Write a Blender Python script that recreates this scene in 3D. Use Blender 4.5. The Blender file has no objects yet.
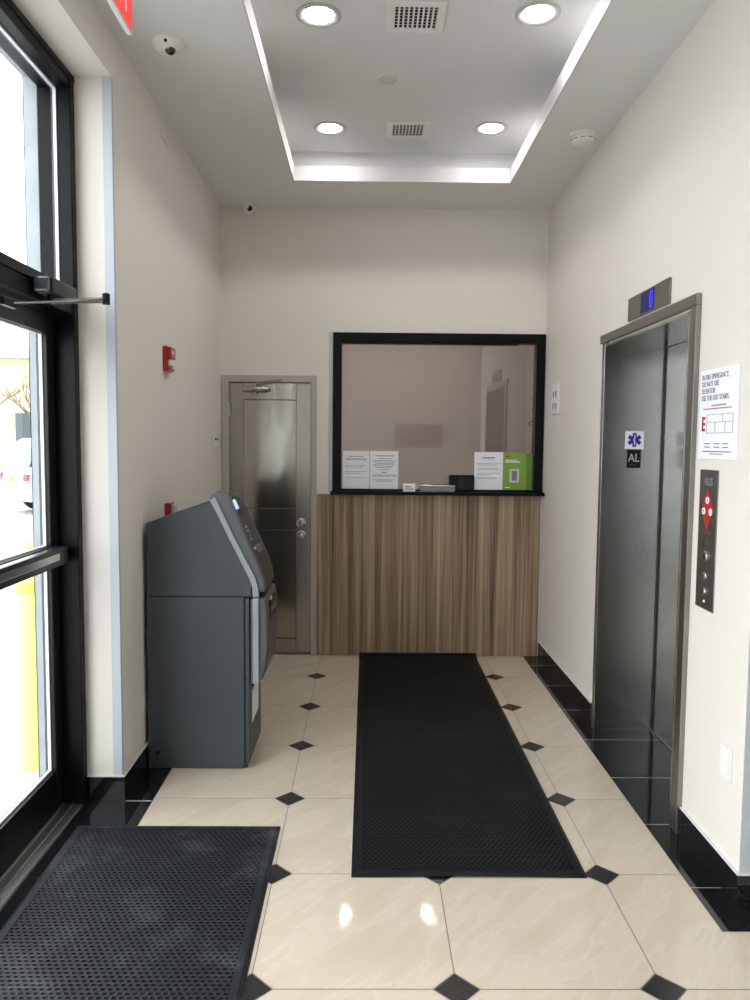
import bpy, math, random
from mathutils import Vector, Matrix
random.seed(4)
S = bpy.context.scene
COL = S.collection
PI = math.pi

# ------------------------------------------------------------------ camera
F, PITCH, YAW, ROLL, CAMH = 777.86, .0751, .0109, .0087, 1.5768
cd = bpy.data.cameras.new('camera'); cam = bpy.data.objects.new('camera', cd); COL.objects.link(cam)
cd.sensor_fit = 'VERTICAL'; cd.sensor_height = 24.0; cd.lens = 24.0 * F / 1000.0
cd.clip_start = .02; cd.clip_end = 300
cam.location = (0, 0, CAMH)
cam.matrix_world = (Matrix.Translation((0, 0, CAMH)) @ Matrix.Rotation(-YAW, 4, 'Z')
                    @ Matrix.Rotation(PI/2 - PITCH, 4, 'X') @ Matrix.Rotation(ROLL, 4, 'Z'))
S.camera = cam

# ------------------------------------------------------------------ light and exposure
S.view_settings.view_transform = 'Standard'
S.view_settings.look = 'None'
S.view_settings.gamma = 1.0
S.view_settings.use_curve_mapping = False
S.view_settings.exposure = 0.85
SKY = 3.5
w = bpy.data.worlds.new('world'); S.world = w; w.use_nodes = True
wb = w.node_tree.nodes['Background']
wb.inputs[0].default_value = (.95, .975, 1.0, 1); wb.inputs[1].default_value = SKY
LAMP = 54.0      # emission of the recessed ceiling lamps
pl = bpy.data.lights.new('sky_portal', 'AREA'); pl.shape = 'RECTANGLE'; pl.size = 5.3; pl.size_y = 3.0
pl.cycles.is_portal = True
po = bpy.data.objects.new('sky_portal', pl); COL.objects.link(po)
po.location = (-1.408, .65, 1.52); po.rotation_euler = (0, -PI/2, 0)

# ------------------------------------------------------------------ materials
def N(nt, t, **kw):
    n = nt.nodes.new(t)
    for k, v in kw.items(): setattr(n, k, v)
    return n

def mat(name, col, rough=.5, metal=0.0, spec=.5, emit=None, estr=0, coat=0.0, var=None, bump=None, aniso=None):
    """var = (scale xyz, amount, detail): mottles the colour; bump = (scale, strength)"""
    m = bpy.data.materials.new(name); m.use_nodes = True
    nt = m.node_tree; b = nt.nodes['Principled BSDF']
    b.inputs['Base Color'].default_value = (*col, 1)
    b.inputs['Roughness'].default_value = rough
    b.inputs['Metallic'].default_value = metal
    b.inputs['Specular IOR Level'].default_value = spec
    b.inputs['Coat Weight'].default_value = coat
    b.inputs['Coat Roughness'].default_value = .03
    if emit: b.inputs['Emission Color'].default_value = (*emit, 1); b.inputs['Emission Strength'].default_value = estr
    tc = N(nt, 'ShaderNodeTexCoord')
    if var:
        mp = N(nt, 'ShaderNodeMapping'); mp.inputs['Scale'].default_value = var[0]
        nz = N(nt, 'ShaderNodeTexNoise'); nz.inputs['Detail'].default_value = var[2]; nz.inputs['Scale'].default_value = 1
        mr = N(nt, 'ShaderNodeMapRange'); mr.inputs[1].default_value = .3; mr.inputs[2].default_value = .7
        mr.inputs[3].default_value = 1 - var[1]; mr.inputs[4].default_value = 1 + var[1]
        hs = N(nt, 'ShaderNodeMix', data_type='RGBA', blend_type='MULTIPLY'); hs.inputs[0].default_value = 1
        hs.inputs[6].default_value = (*col, 1)
        nt.links.new(tc.outputs['Object'], mp.inputs[0]); nt.links.new(mp.outputs[0], nz.inputs['Vector'])
        nt.links.new(nz.outputs[0], mr.inputs[0]); nt.links.new(mr.outputs[0], hs.inputs[7])
        nt.links.new(hs.outputs[2], b.inputs['Base Color'])
    if bump:
        nz = N(nt, 'ShaderNodeTexNoise'); nz.inputs['Scale'].default_value = 1; nz.inputs['Detail'].default_value = 3
        mp = N(nt, 'ShaderNodeMapping'); mp.inputs['Scale'].default_value = bump[0]
        bm = N(nt, 'ShaderNodeBump'); bm.inputs['Strength'].default_value = bump[1]; bm.inputs['Distance'].default_value = .002
        nt.links.new(tc.outputs['Object'], mp.inputs[0]); nt.links.new(mp.outputs[0], nz.inputs['Vector'])
        nt.links.new(nz.outputs[0], bm.inputs['Height']); nt.links.new(bm.outputs[0], b.inputs['Normal'])
    if aniso is not None:
        b.inputs['Anisotropic'].default_value = aniso
    return m

M = {}
M['wall'] = mat('wall_paint', (.765, .73, .68), .75, spec=.25, bump=((180,)*3, .12))
M['ceil'] = mat('ceiling_paint', (.78, .785, .78), .8, spec=.2, bump=((160,)*3, .08))
M['tray'] = mat('tray_paint', (.74, .74, .745), .8, spec=.2)
M['lip'] = mat('tray_trim_paint', (.56, .56, .58), .6, spec=.3)
M['bead'] = mat('corner_guard_vinyl', (.50, .55, .60), .4)
M['frame'] = mat('black_aluminium', (.003, .0035, .005), .38, spec=.16)
M['frame_in'] = mat('dark_aluminium', (.009, .010, .013), .33, spec=.3)
M['stop'] = mat('pale_glazing_bead', (.75, .78, .80), .35)
M['alu'] = mat('threshold_aluminium', (.52, .53, .51), .38, 1.0, bump=((400, 8, 400), .15))
M['chrome'] = mat('chrome', (.75, .75, .76), .14, 1.0)
M['satin'] = mat('satin_steel_hardware', (.46, .455, .44), .25, 1.0)
M['white'] = mat('white_plastic', (.80, .80, .78), .4)
M['whiteplate'] = mat('white_painted_plate', (.74, .73, .70), .45)
M['black'] = mat('black_plastic', (.005, .005, .006), .4, spec=.25)
M['dome'] = mat('black_lens', (.004, .004, .006), .06, spec=.8)
M['paper'] = mat('white_paper', (.88, .89, .95), .7)
M['ink'] = mat('grey_ink', (.20, .20, .24), .7)
M['darkink'] = mat('dark_ink', (.04, .04, .05), .7)
M['redink'] = mat('red_ink', (.42, .022, .018), .6)
M['red'] = mat('red_enamel', (.36, .012, .016), .3, coat=.3)
M['green'] = mat('green_brochure', (.22, .38, .055), .5)
M['greendark'] = mat('green_brochure_back', (.12, .24, .03), .5)
M['bluesign'] = mat('blue_sign_ink', (.02, .02, .28), .5)
M['frosted'] = mat('clear_acrylic', (.62, .60, .56), .15)
M['ring'] = mat('satin_trim_ring', (.50, .50, .50), .35)
M['disc'] = mat('off_white_disc', (.64, .64, .63), .5)
M['caulk'] = mat('white_caulk', (.72, .72, .72), .6)
M['yellow'] = mat('yellow_bollard_sleeve', (.85, .74, .20), .45)
M['concrete'] = mat('exterior_stucco', (.34, .38, .40), .85, var=((9, 9, 9), .08, 4), bump=((60,)*3, .3))
M['asphalt'] = mat('pale_pavement', (.50, .50, .50), .9, var=((1.2, 1.2, 1.2), .12, 6))
M['bark'] = mat('grey_bark', (.16, .13, .10), .9, var=((4, 4, 12), .25, 3))
M['tan'] = mat('tan_render', (.50, .42, .24), .9, var=((.6, .6, .6), .06, 3))
M['carwhite'] = mat('white_car_paint', (.66, .66, .68), .25, coat=.6)
M['cargrey'] = mat('grey_car_paint', (.08, .09, .11), .25, coat=.6)
M['caryellow'] = mat('yellow_car_paint', (.70, .42, .02), .3, coat=.4)
M['carglass'] = mat('car_glass', (.03, .05, .055), .08)
M['tyre'] = mat('tyre_rubber', (.02, .02, .022), .7)
M['tail'] = mat('tail_lamp_red', (.35, .01, .01), .2)
M['booth'] = mat('booth_wall_paint', (.70, .66, .63), .8)
M['board'] = mat('grey_brown_board', (.36, .32, .29), .8)
M['gold'] = mat('yellow_plate', (.72, .50, .08), .5)

def steel(name, col, rough, streak, aniso, bumps=.25):
    m = mat(name, col, rough, 1.0)
    nt = m.node_tree; b = nt.nodes['Principled BSDF']
    b.inputs['Anisotropic'].default_value = aniso
    tc = N(nt, 'ShaderNodeTexCoord'); mp = N(nt, 'ShaderNodeMapping'); mp.inputs['Scale'].default_value = streak
    nz = N(nt, 'ShaderNodeTexNoise'); nz.inputs['Scale'].default_value = 1; nz.inputs['Detail'].default_value = 4
    mr = N(nt, 'ShaderNodeMapRange'); mr.inputs[3].default_value = rough * .8; mr.inputs[4].default_value = rough * 1.25
    bm = N(nt, 'ShaderNodeBump'); bm.inputs['Strength'].default_value = bumps; bm.inputs['Distance'].default_value = .0006
    nt.links.new(tc.outputs['Object'], mp.inputs[0]); nt.links.new(mp.outputs[0], nz.inputs['Vector'])
    nt.links.new(nz.outputs[0], mr.inputs[0]); nt.links.new(mr.outputs[0], b.inputs['Roughness'])
    nt.links.new(nz.outputs[0], bm.inputs['Height']); nt.links.new(bm.outputs[0], b.inputs['Normal'])
    return m, nt, b
M['brushed'], _, _ = steel('brushed_steel', (.49, .495, .485), .20, (350, 350, 3), .0, 0)
nt_, b_ = M['brushed'].node_tree, M['brushed'].node_tree.nodes['Principled BSDF']
tg = N(nt_, 'ShaderNodeTangent', direction_type='RADIAL', axis='Z'); nt_.links.new(tg.outputs[0], b_.inputs['Tangent'])
b_.inputs['Anisotropic'].default_value = .5
M['frame_steel'], _, _ = steel('frame_steel', (.31, .30, .285), .36, (300, 300, 4), .0, .15)
M['doorsteel'], nt_, b_ = steel('polished_door_steel', (.47, .455, .42), .15, (250, 250, 3), .0, .1)
# gentle waviness of the thin sheet
tc = N(nt_, 'ShaderNodeTexCoord'); mp = N(nt_, 'ShaderNodeMapping'); mp.inputs['Scale'].default_value = (7, 7, 1.6)
nz = N(nt_, 'ShaderNodeTexNoise'); nz.inputs['Scale'].default_value = 1; nz.inputs['Detail'].default_value = 0
bm_ = N(nt_, 'ShaderNodeBump'); bm_.inputs['Strength'].default_value = .8; bm_.inputs['Distance'].default_value = .006
old = [l for l in nt_.links if l.to_socket == b_.inputs['Normal']][0].from_node
nt_.links.new(tc.outputs['Object'], mp.inputs[0]); nt_.links.new(mp.outputs[0], nz.inputs['Vector'])
nt_.links.new(nz.outputs[0], bm_.inputs['Height']); nt_.links.new(old.outputs[0], bm_.inputs['Normal']); nt_.links.new(bm_.outputs[0], b_.inputs['Normal'])
M['stile_steel'], _, _ = steel('brushed_stile_steel', (.40, .385, .36), .24, (300, 300, 4), .0, .15)
M['panel_steel'], _, _ = steel('operating_panel_steel', (.27, .265, .255), .42, (3, 300, 300), .0, .15)
M['doorframe_paint'] = mat('grey_enamel_door_frame', (.44, .42, .39), .4)
M['atm'] = mat('slate_powder_coat', (.052, .065, .076), .46, bump=((900,)*3, .12))
M['atm_face'] = mat('grey_fascia_plastic', (.095, .10, .108), .35)
M['atm_dark'] = mat('dark_fascia_plastic', (.030, .034, .040), .40)
M['atm_trim'] = mat('silver_side_trim', (.31, .34, .37), .35)
M['screen'] = mat('lit_screen', (.3, .4, .6), .2, emit=(.50, .68, 1.0), estr=.5)
M['led'] = mat('lit_blue_digit', (.02, .02, .2), .3, emit=(.03, .04, 1.0), estr=.75)
M['leddim'] = mat('blue_display_glass', (.004, .004, .06), .3, spec=.15, emit=(.01, .01, .30), estr=.10)
M['lamp'] = mat('lamp_diffuser', (.9, .9, .9), .5, emit=(1.0, .965, .92), estr=LAMP)
M['boothlamp'] = mat('booth_lamp_diffuser', (.9, .9, .9), .5, emit=(1.0, .95, .92), estr=220)
M['exitred'] = mat('exit_sign_lit_red', (.7, .03, .03), .4, emit=(1.0, .04, .04), estr=.35)
M['exitpale'] = mat('exit_sign_pale_letters', (.8, .3, .3), .4, emit=(1.0, .30, .30), estr=.55)
M['grout'] = mat('grey_grout', (.27, .23, .19), .8)
M['whitegrout'] = mat('pale_grout', (.58, .58, .58), .6)

# granite: near-black with fine pale specks
def granite(name, base, rough, amt):
    m = mat(name, base, rough, spec=.55); nt = m.node_tree; b = nt.nodes['Principled BSDF']
    tc = N(nt, 'ShaderNodeTexCoord'); nz = N(nt, 'ShaderNodeTexNoise'); nz.inputs['Scale'].default_value = 260; nz.inputs['Detail'].default_value = 3
    cr = N(nt, 'ShaderNodeValToRGB'); cr.color_ramp.elements[0].position = .58; cr.color_ramp.elements[0].color = (*base, 1)
    cr.color_ramp.elements[1].position = .76; cr.color_ramp.elements[1].color = (amt, amt, amt * 1.05, 1)
    nt.links.new(tc.outputs['Object'], nz.inputs['Vector']); nt.links.new(nz.outputs[0], cr.inputs[0]); nt.links.new(cr.outputs[0], b.inputs['Base Color'])
    return m
M['granite'] = granite('black_polished_granite', (.008, .008, .009), .06, .10)
M['diamond'] = granite('black_granite_inset', (.022, .021, .022), .22, .08)

# cream porcelain with soft diagonal veins
def cream():
    m = mat('cream_polished_porcelain', (.6, .53, .44), .05, spec=.5); nt = m.node_tree; b = nt.nodes['Principled BSDF']
    tc = N(nt, 'ShaderNodeTexCoord'); at = N(nt, 'ShaderNodeAttribute', attribute_name='tile')
    ad = N(nt, 'ShaderNodeVectorMath', operation='MULTIPLY_ADD'); ad.inputs[1].default_value = (7, 7, 7)
    nt.links.new(at.outputs['Vector'], ad.inputs[0]); nt.links.new(tc.outputs['Object'], ad.inputs[2])
    mp = N(nt, 'ShaderNodeMapping'); mp.inputs['Scale'].default_value = (6.5, 1.25, 1)
    nz = N(nt, 'ShaderNodeTexNoise'); nz.inputs['Scale'].default_value = 1.6; nz.inputs['Detail'].default_value = 5; nz.inputs['Roughness'].default_value = .55; nz.inputs['Distortion'].default_value = .35
    cr = N(nt, 'ShaderNodeValToRGB'); e = cr.color_ramp.elements
    e[0].position = .25; e[0].color = (.605, .52, .41, 1); e[1].position = .8; e[1].color = (.685, .60, .49, 1)
    k = e.new(.50); k.color = (.645, .565, .455, 1); k = e.new(.525); k.color = (.685, .61, .505, 1); k = e.new(.55); k.color = (.655, .575, .465, 1)
    rt = N(nt, 'ShaderNodeMapping'); rt.inputs['Rotation'].default_value = (0, 0, .7)
    nt.links.new(ad.outputs[0], rt.inputs[0]); nt.links.new(rt.outputs[0], mp.inputs[0]); nt.links.new(mp.outputs[0], nz.inputs['Vector'])
    nt.links.new(nz.outputs[0], cr.inputs[0]); nt.links.new(cr.outputs[0], b.inputs['Base Color'])
    return m
M['cream'] = cream()

# walnut laminate, grain running up
def walnut():
    m = mat('walnut_laminate', (.2, .13, .08), .42); nt = m.node_tree; b = nt.nodes['Principled BSDF']
    tc = N(nt, 'ShaderNodeTexCoord')
    mp = N(nt, 'ShaderNodeMapping'); mp.inputs['Scale'].default_value = (22, 1, .35)
    nz = N(nt, 'ShaderNodeTexNoise'); nz.inputs['Scale'].default_value = 1; nz.inputs['Detail'].default_value = 6; nz.inputs['Roughness'].default_value = .62; nz.inputs['Distortion'].default_value = .25
    mp2 = N(nt, 'ShaderNodeMapping'); mp2.inputs['Scale'].default_value = (110, 1, 1.2)
    n2 = N(nt, 'ShaderNodeTexNoise'); n2.inputs['Scale'].default_value = 1; n2.inputs['Detail'].default_value = 3
    mx = N(nt, 'ShaderNodeMath', operation='MULTIPLY_ADD'); mx.inputs[1].default_value = .42
    sb = N(nt, 'ShaderNodeMath', operation='ADD'); sb.inputs[1].default_value = -.21
    cr = N(nt, 'ShaderNodeValToRGB'); e = cr.color_ramp.elements
    e[0].position = .28; e[0].color = (.080, .050, .030, 1); e[1].position = .76; e[1].color = (.56, .43, .30, 1)
    k = e.new(.43); k.color = (.225, .150, .092, 1); k = e.new(.56); k.color = (.36, .26, .17, 1)
    nt.links.new(tc.outputs['Object'], mp.inputs[0]); nt.links.new(mp.outputs[0], nz.inputs['Vector'])
    nt.links.new(tc.outputs['Object'], mp2.inputs[0]); nt.links.new(mp2.outputs[0], n2.inputs['Vector'])
    nt.links.new(n2.outputs[0], mx.inputs[0]); nt.links.new(nz.outputs[0], mx.inputs[2]); nt.links.new(mx.outputs[0], sb.inputs[0])
    nt.links.new(sb.outputs[0], cr.inputs[0]); nt.links.new(cr.outputs[0], b.inputs['Base Color'])
    return m
M['wood'] = walnut()

# black rubber with scuffed dusty patches
def rubber(name, base, dust, lo, hi):
    m = mat(name, base, .5, spec=.22); nt = m.node_tree; b = nt.nodes['Principled BSDF']
    tc = N(nt, 'ShaderNodeTexCoord'); nz = N(nt, 'ShaderNodeTexNoise'); nz.inputs['Scale'].default_value = 3.2; nz.inputs['Detail'].default_value = 8; nz.inputs['Roughness'].default_value = .65
    cr = N(nt, 'ShaderNodeValToRGB'); e = cr.color_ramp.elements
    e[0].position = lo; e[0].color = (*base, 1); e[1].position = hi; e[1].color = (*dust, 1)
    nt.links.new(tc.outputs['Object'], nz.inputs['Vector']); nt.links.new(nz.outputs[0], cr.inputs[0]); nt.links.new(cr.outputs[0], b.inputs['Base Color'])
    return m
M['rubber'] = rubber('black_rubber', (.0045, .0055, .008), (.014, .016, .021), .50, .75)
M['rubberdust'] = rubber('dusty_black_rubber', (.016, .0185, .023), (.09, .097, .107), .50, .76)

def glass(name, tint, refl_tint, base, gain, rough=0.0):
    m = bpy.data.materials.new(name); m.use_nodes = True; nt = m.node_tree; nt.nodes.clear()
    o = N(nt, 'ShaderNodeOutputMaterial'); mx = N(nt, 'ShaderNodeMixShader'); t = N(nt, 'ShaderNodeBsdfTransparent'); g = N(nt, 'ShaderNodeBsdfGlossy')
    t.inputs[0].default_value = (*tint, 1); g.inputs[0].default_value = (*refl_tint, 1); g.inputs['Roughness'].default_value = rough
    fr = N(nt, 'ShaderNodeFresnel'); fr.inputs[0].default_value = 1.5
    ma = N(nt, 'ShaderNodeMath', operation='MULTIPLY_ADD', use_clamp=True); ma.inputs[1].default_value = gain; ma.inputs[2].default_value = base
    ge = N(nt, 'ShaderNodeNewGeometry'); iv = N(nt, 'ShaderNodeMath', operation='SUBTRACT'); iv.inputs[0].default_value = 1
    ml = N(nt, 'ShaderNodeMath', operation='MULTIPLY')      # the pane's far skin does not reflect a second time
    nt.links.new(ge.outputs['Backfacing'], iv.inputs[1]); nt.links.new(iv.outputs[0], ml.inputs[0]); nt.links.new(ma.outputs[0], ml.inputs[1])
    nt.links.new(fr.outputs[0], ma.inputs[0]); nt.links.new(ml.outputs[0], mx.inputs[0])
    nt.links.new(t.outputs[0], mx.inputs[1]); nt.links.new(g.outputs[0], mx.inputs[2]); nt.links.new(mx.outputs[0], o.inputs[0])
    return m
M['glass'] = glass('clear_glass', (.955, .965, .965), (1, 1, 1), 0, 1.0)
M['tinted'] = glass('reflective_tinted_glass', (.72, .68, .67), (.95, .90, .87), .12, 1.0)

# ------------------------------------------------------------------ mesh builder
class MB:
    def __init__(s): s.v = []; s.f = []; s.m = []; s.mi = 0
    def poly(s, pts):
        n = len(s.v); s.v += [tuple(p) for p in pts]; s.f.append(tuple(range(n, n + len(pts)))); s.m.append(s.mi); return s
    def box(s, x0, x1, y0, y1, z0, z1):
        n = len(s.v)
        s.v += [(x0,y0,z0),(x1,y0,z0),(x1,y1,z0),(x0,y1,z0),(x0,y0,z1),(x1,y0,z1),(x1,y1,z1),(x0,y1,z1)]
        for q in ((0,3,2,1),(4,5,6,7),(0,1,5,4),(1,2,6,5),(2,3,7,6),(3,0,4,7)):
            s.f.append(tuple(n + i for i in q)); s.m.append(s.mi)
        return s
    def prism(s, pts, axis, a, b):
        """pts: 2-D outline in the two other axes (x,y,z order); extruded from a to b along axis"""
        def mk(p, t):
            q = list(p); q.insert(axis, t); return tuple(q)
        n = len(s.v); k = len(pts)
        s.v += [mk(p, a) for p in pts] + [mk(p, b) for p in pts]
        s.f.append(tuple(range(n, n + k))[::-1]); s.f.append(tuple(range(n + k, n + 2*k))); s.m += [s.mi]*2
        for i in range(k):
            j = (i + 1) % k; s.f.append((n+i, n+j, n+k+j, n+k+i)); s.m.append(s.mi)
        return s
    def lathe(s, c, prof, axis=2, seg=32, sign=1):
        """prof: (radius, offset along axis)"""
        n = len(s.v); k = len(prof)
        for i in range(seg):
            a = 2*PI*i/seg
            for r, h in prof:
                p = [0, 0, 0]; u, w_ = [(1, 2), (2, 0), (0, 1)][axis]
                p[axis] = h * sign; p[u] = r*math.cos(a); p[w_] = r*math.sin(a)
                s.v.append((c[0]+p[0], c[1]+p[1], c[2]+p[2]))
        for i in range(seg):
            j = (i + 1) % seg
            for q in range(k - 1):
                s.f.append((n+i*k+q, n+j*k+q, n+j*k+q+1, n+i*k+q+1)); s.m.append(s.mi)
        if prof[0][0] > 1e-6: s.f.append(tuple(n+i*k for i in range(seg))); s.m.append(s.mi)
        if prof[-1][0] > 1e-6: s.f.append(tuple(n+i*k+k-1 for i in range(seg))); s.m.append(s.mi)
        return s
    def tube(s, pts, r, seg=10):
        pts = [Vector(p) for p in pts]; rr = r if isinstance(r, (list, tuple)) else [r]*len(pts)
        n = len(s.v); ref = Vector((0, 0, 1))
        if abs((pts[-1]-pts[0]).normalized().z) > .9: ref = Vector((0, 1, 0))
        for i, p in enumerate(pts):
            d = (pts[min(i+1, len(pts)-1)] - pts[max(i-1, 0)]).normalized()
            u = d.cross(ref).normalized(); w_ = d.cross(u)
            for k in range(seg):
                a = 2*PI*k/seg; s.v.append(tuple(p + (u*math.cos(a) + w_*math.sin(a))*rr[i]))
        for i in range(len(pts)-1):
            for k in range(seg):
                j = (k+1) % seg; s.f.append((n+i*seg+k, n+i*seg+j, n+(i+1)*seg+j, n+(i+1)*seg+k)); s.m.append(s.mi)
        s.f.append(tuple(range(n, n+seg))[::-1]); s.m.append(s.mi)
        e = n + (len(pts)-1)*seg; s.f.append(tuple(range(e, e+seg))); s.m.append(s.mi)
        return s
    def build(s, name, mats, parent=None, bevel=0, smooth=False, seg=2, recalc=True):
        import bmesh
        off = Vector((0, 0, 0)); p = parent
        while p is not None: off += p.location; p = p.parent
        me = bpy.data.meshes.new(name)
        me.from_pydata([tuple(Vector(v) - off) for v in s.v], [], s.f)
        if not isinstance(mats, (list, tuple)): mats = [mats]
        for m in mats: me.materials.append(M[m] if isinstance(m, str) else m)
        for pg, i in zip(me.polygons, s.m): pg.material_index = i
        if recalc:
            b = bmesh.new(); b.from_mesh(me); bmesh.ops.recalc_face_normals(b, faces=b.faces); b.to_mesh(me); b.free()
        if smooth:
            me.shade_smooth()
            me.set_sharp_from_angle(angle=math.radians(38))
        o = bpy.data.objects.new(name, me); COL.objects.link(o)
        if parent: o.parent = parent
        if bevel:
            bv = o.modifiers.new('bevel', 'BEVEL'); bv.width = bevel; bv.segments = seg; bv.limit_method = 'ANGLE'; bv.angle_limit = math.radians(40)
        return o

def tag(o, label=None, cat=None, group=None, kind=None):
    if label: o['label'] = label
    if cat: o['category'] = cat
    if group: o['group'] = group
    if kind: o['kind'] = kind
    return o
def thing(name, loc, label=None, cat=None, group=None, kind=None):
    o = bpy.data.objects.new(name, None); COL.objects.link(o); o.location = loc; o.empty_display_size = .1
    return tag(o, label, cat, group, kind)
def struct(name, mb, m, **k): return tag(mb.build(name, m, **k), kind='structure')
def copy_tree(o, parent=None):
    c = o.copy(); COL.objects.link(c); c.parent = parent
    for ch in list(o.children): copy_tree(ch, c)
    return c
FACE = {'-x': Matrix(((0, 0, -1), (-1, 0, 0), (0, 1, 0))), '+x': Matrix(((0, 0, 1), (1, 0, 0), (0, 1, 0))),
        '-y': Matrix(((1, 0, 0), (0, 0, -1), (0, 1, 0)))}
def text(name, body, size, pos, face, m, parent, align='LEFT', sx=1.0, depth=.0006, bold=0.0):
    cu = bpy.data.curves.new(name, 'FONT'); cu.body = body; cu.size = size; cu.extrude = depth; cu.align_x = align; cu.offset = bold
    cu.space_line = .95
    t = bpy.data.objects.new(name, cu); COL.objects.link(t)
    dg = bpy.context.evaluated_depsgraph_get(); me = bpy.data.meshes.new_from_object(t.evaluated_get(dg))
    bpy.data.objects.remove(t)
    off = Vector((0, 0, 0)); p = parent
    while p is not None: off += p.location; p = p.parent
    R = FACE[face]
    for v in me.vertices: v.co = R @ Vector((v.co.x*sx, v.co.y, v.co.z)) + Vector(pos) - off
    me.materials.clear(); me.materials.append(M[m])
    o = bpy.data.objects.new(name, me); COL.objects.link(o); o.parent = parent
    return o

# ------------------------------------------------------------------ room numbers
XL, XR, YB, ZC = -1.055, 1.285, 5.656, 3.228
YREV, ZREV, XO = 3.305, 3.052, -1.412      # storefront recess: far side, top, outside face
YCOR, XE, YR = 2.545, 3.4, -2.2            # lobby corner on the right, far right wall, rear wall
EL0, EL1, ELX, ELZ = 3.085, 4.18, 1.585, 2.10

# floor ------------------------------------------------------------------------
def clip(poly, x0, x1, y0, y1):
    for ax, val, keep in ((0, x0, 1), (0, x1, -1), (1, y0, 1), (1, y1, -1)):
        out = []
        for i in range(len(poly)):
            a, b = poly[i], poly[(i+1) % len(poly)]
            ia, ib = keep*(a[ax]-val) >= -1e-9, keep*(b[ax]-val) >= -1e-9
            if ia: out.append(a)
            if ia != ib:
                t = (val-a[ax])/(b[ax]-a[ax]); out.append((a[0]+t*(b[0]-a[0]), a[1]+t*(b[1]-a[1])))
        poly = out
        if len(poly) < 3: return None
    return poly
T_ = .15
fb = MB(); tint = []
X0, Y0, SP, DC, G = -.328, 5.133, .6, .066, .0017
regions = ((-.925, 1.165, 2.40, YB), (-.925, XE, YR, 2.40))
for i in range(-2, 8):
    for j in range(-14, 2):
        cx, cy = X0 + (i+.5)*SP, Y0 + (j-.5)*SP; h = SP/2 - G; c = DC + G
        octo = [(cx-h+c, cy-h), (cx+h-c, cy-h), (cx+h, cy-h+c), (cx+h, cy+h-c), (cx+h-c, cy+h), (cx-h+c, cy+h), (cx-h, cy+h-c), (cx-h, cy-h+c)]
        if abs(cx-h+.925) < .05: octo[6] = (cx-h, cy+h); octo[7] = (cx-h, cy-h); octo[5] = (cx-h+c, cy+h); octo[0] = (cx-h+c, cy-h)
        kx, ky = X0 + i*SP, Y0 + (j-1)*SP; d = DC - G*.6
        dia = [(kx-d, ky), (kx, ky-d), (kx+d, ky), (kx, ky+d)]
        rnd = (random.random(), random.random())
        for pgn, mi in ((octo, 0), (dia, 1)):
            for r in regions:
                if mi == 1 and (abs(kx+.925) < .05 or kx < -.9): continue
                q = clip(pgn, *r)
                if q: fb.mi = mi; fb.poly([(x, y, 0) for x, y in q]); tint.append(rnd)
fb.mi = 2
def slabs(x0, x1, ys, gap=.0012):
    for a, b in zip(ys, ys[1:]): fb.poly([(x0, a+gap, 0), (x1, a+gap, 0), (x1, b-gap, 0), (x0, b-gap, 0)]); tint.append((0, 0))
slabs(1.167, XR+.015, (2.65, 3.11, 3.56, 4.03, 4.49, 4.95, 5.41, YB))
slabs(1.167, XR+.015, (2.40, 2.65)); slabs(XR+.015, XE, (2.40, YCOR+.02))
slabs(XR+.015, ELX+.03, (EL0-.01, 3.11, 3.56, 4.03, EL1+.03))
slabs(XL-.02, -.927, (YREV, 3.92, 4.53, 5.14, YB)); slabs(-1.216, -.927, (YR, -.3, .3, .9, 1.5, 2.1, 2.7, YREV))
fb.mi = 3; fb.box(-1.36, XE, YR, YB+T_, -.08, -.0012); tint += [(0, 0)]*6
fl = struct('floor', fb, ['cream', 'diamond', 'granite', 'grout'], recalc=False)
at_ = fl.data.attributes.new('tile', 'FLOAT_VECTOR', 'FACE')
for i, t in enumerate(tint): at_.data[i].vector = (t[0], t[1], 0)
g = MB()    # pale grout lines between black slabs
for y in (2.65, 3.11, 3.56, 4.03, 4.49, 4.95, 5.41): g.box(1.167, (ELX+.02 if 3.1 < y < 4.1 else XR), y-.0009, y+.0009, -.001, .0005)
g.box(-1.216, -.93, YREV-.0035, YREV+.0015, -.001, .001); g.box(-1.2185, -1.2155, YR, YREV, -.001, .001)
struct('trim_1', g, 'whitegrout')

# walls --------------------------------------------------------------------------
b = MB(); b.box(XO, XL, YREV, YB+.2, -.05, 3.9); b.box(XO, XL, YR-.2, YREV, ZREV, 3.9)
struct('wall_left', b, 'wall')
WX0, WX1, WZ0, WZ1 = -.250, 1.281, 1.207, 2.356      # service window opening
b = MB(); T = .15
b.box(XL, -1.046, YB, YB+T, 0, 3.6); b.box(-1.046, -.364, YB, YB+T, 2.045, 3.6); b.box(-.364, WX0, YB, YB+T, 0, 3.6)
b.box(WX0, WX1, YB, YB+T, 0, WZ0-.003); b.box(WX0, WX1, YB, YB+T, WZ1, 3.6); b.box(WX1, XR+.3, YB, YB+T, 0, 3.6)
struct('wall_back', b, 'wall')
WT = ELX + .06
for q in ((XR, WT, YCOR, EL0, 0, 3.6), (XR, WT, EL1, YB, 0, 3.6), (XR, WT, EL0, EL1, ELZ, 3.6), (WT, WT+.06, EL0, EL1, -.05, 3.6), (WT, XE+.1, YCOR, YCOR+.12, 0, 3.6)):
    struct('wall_right', MB().box(*q), 'wall')
struct('wall_side', MB().box(XE, XE+.1, YR, YCOR, 0, 3.6), 'wall')
struct('wall_rear', MB().box(XO, XE+.1, YR-.12, YR, 0, 3.6), 'wall')
struct('wall_partition', MB().box(XO, XL, YR-.2, -1.95, 0, ZREV), 'wall')

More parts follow.
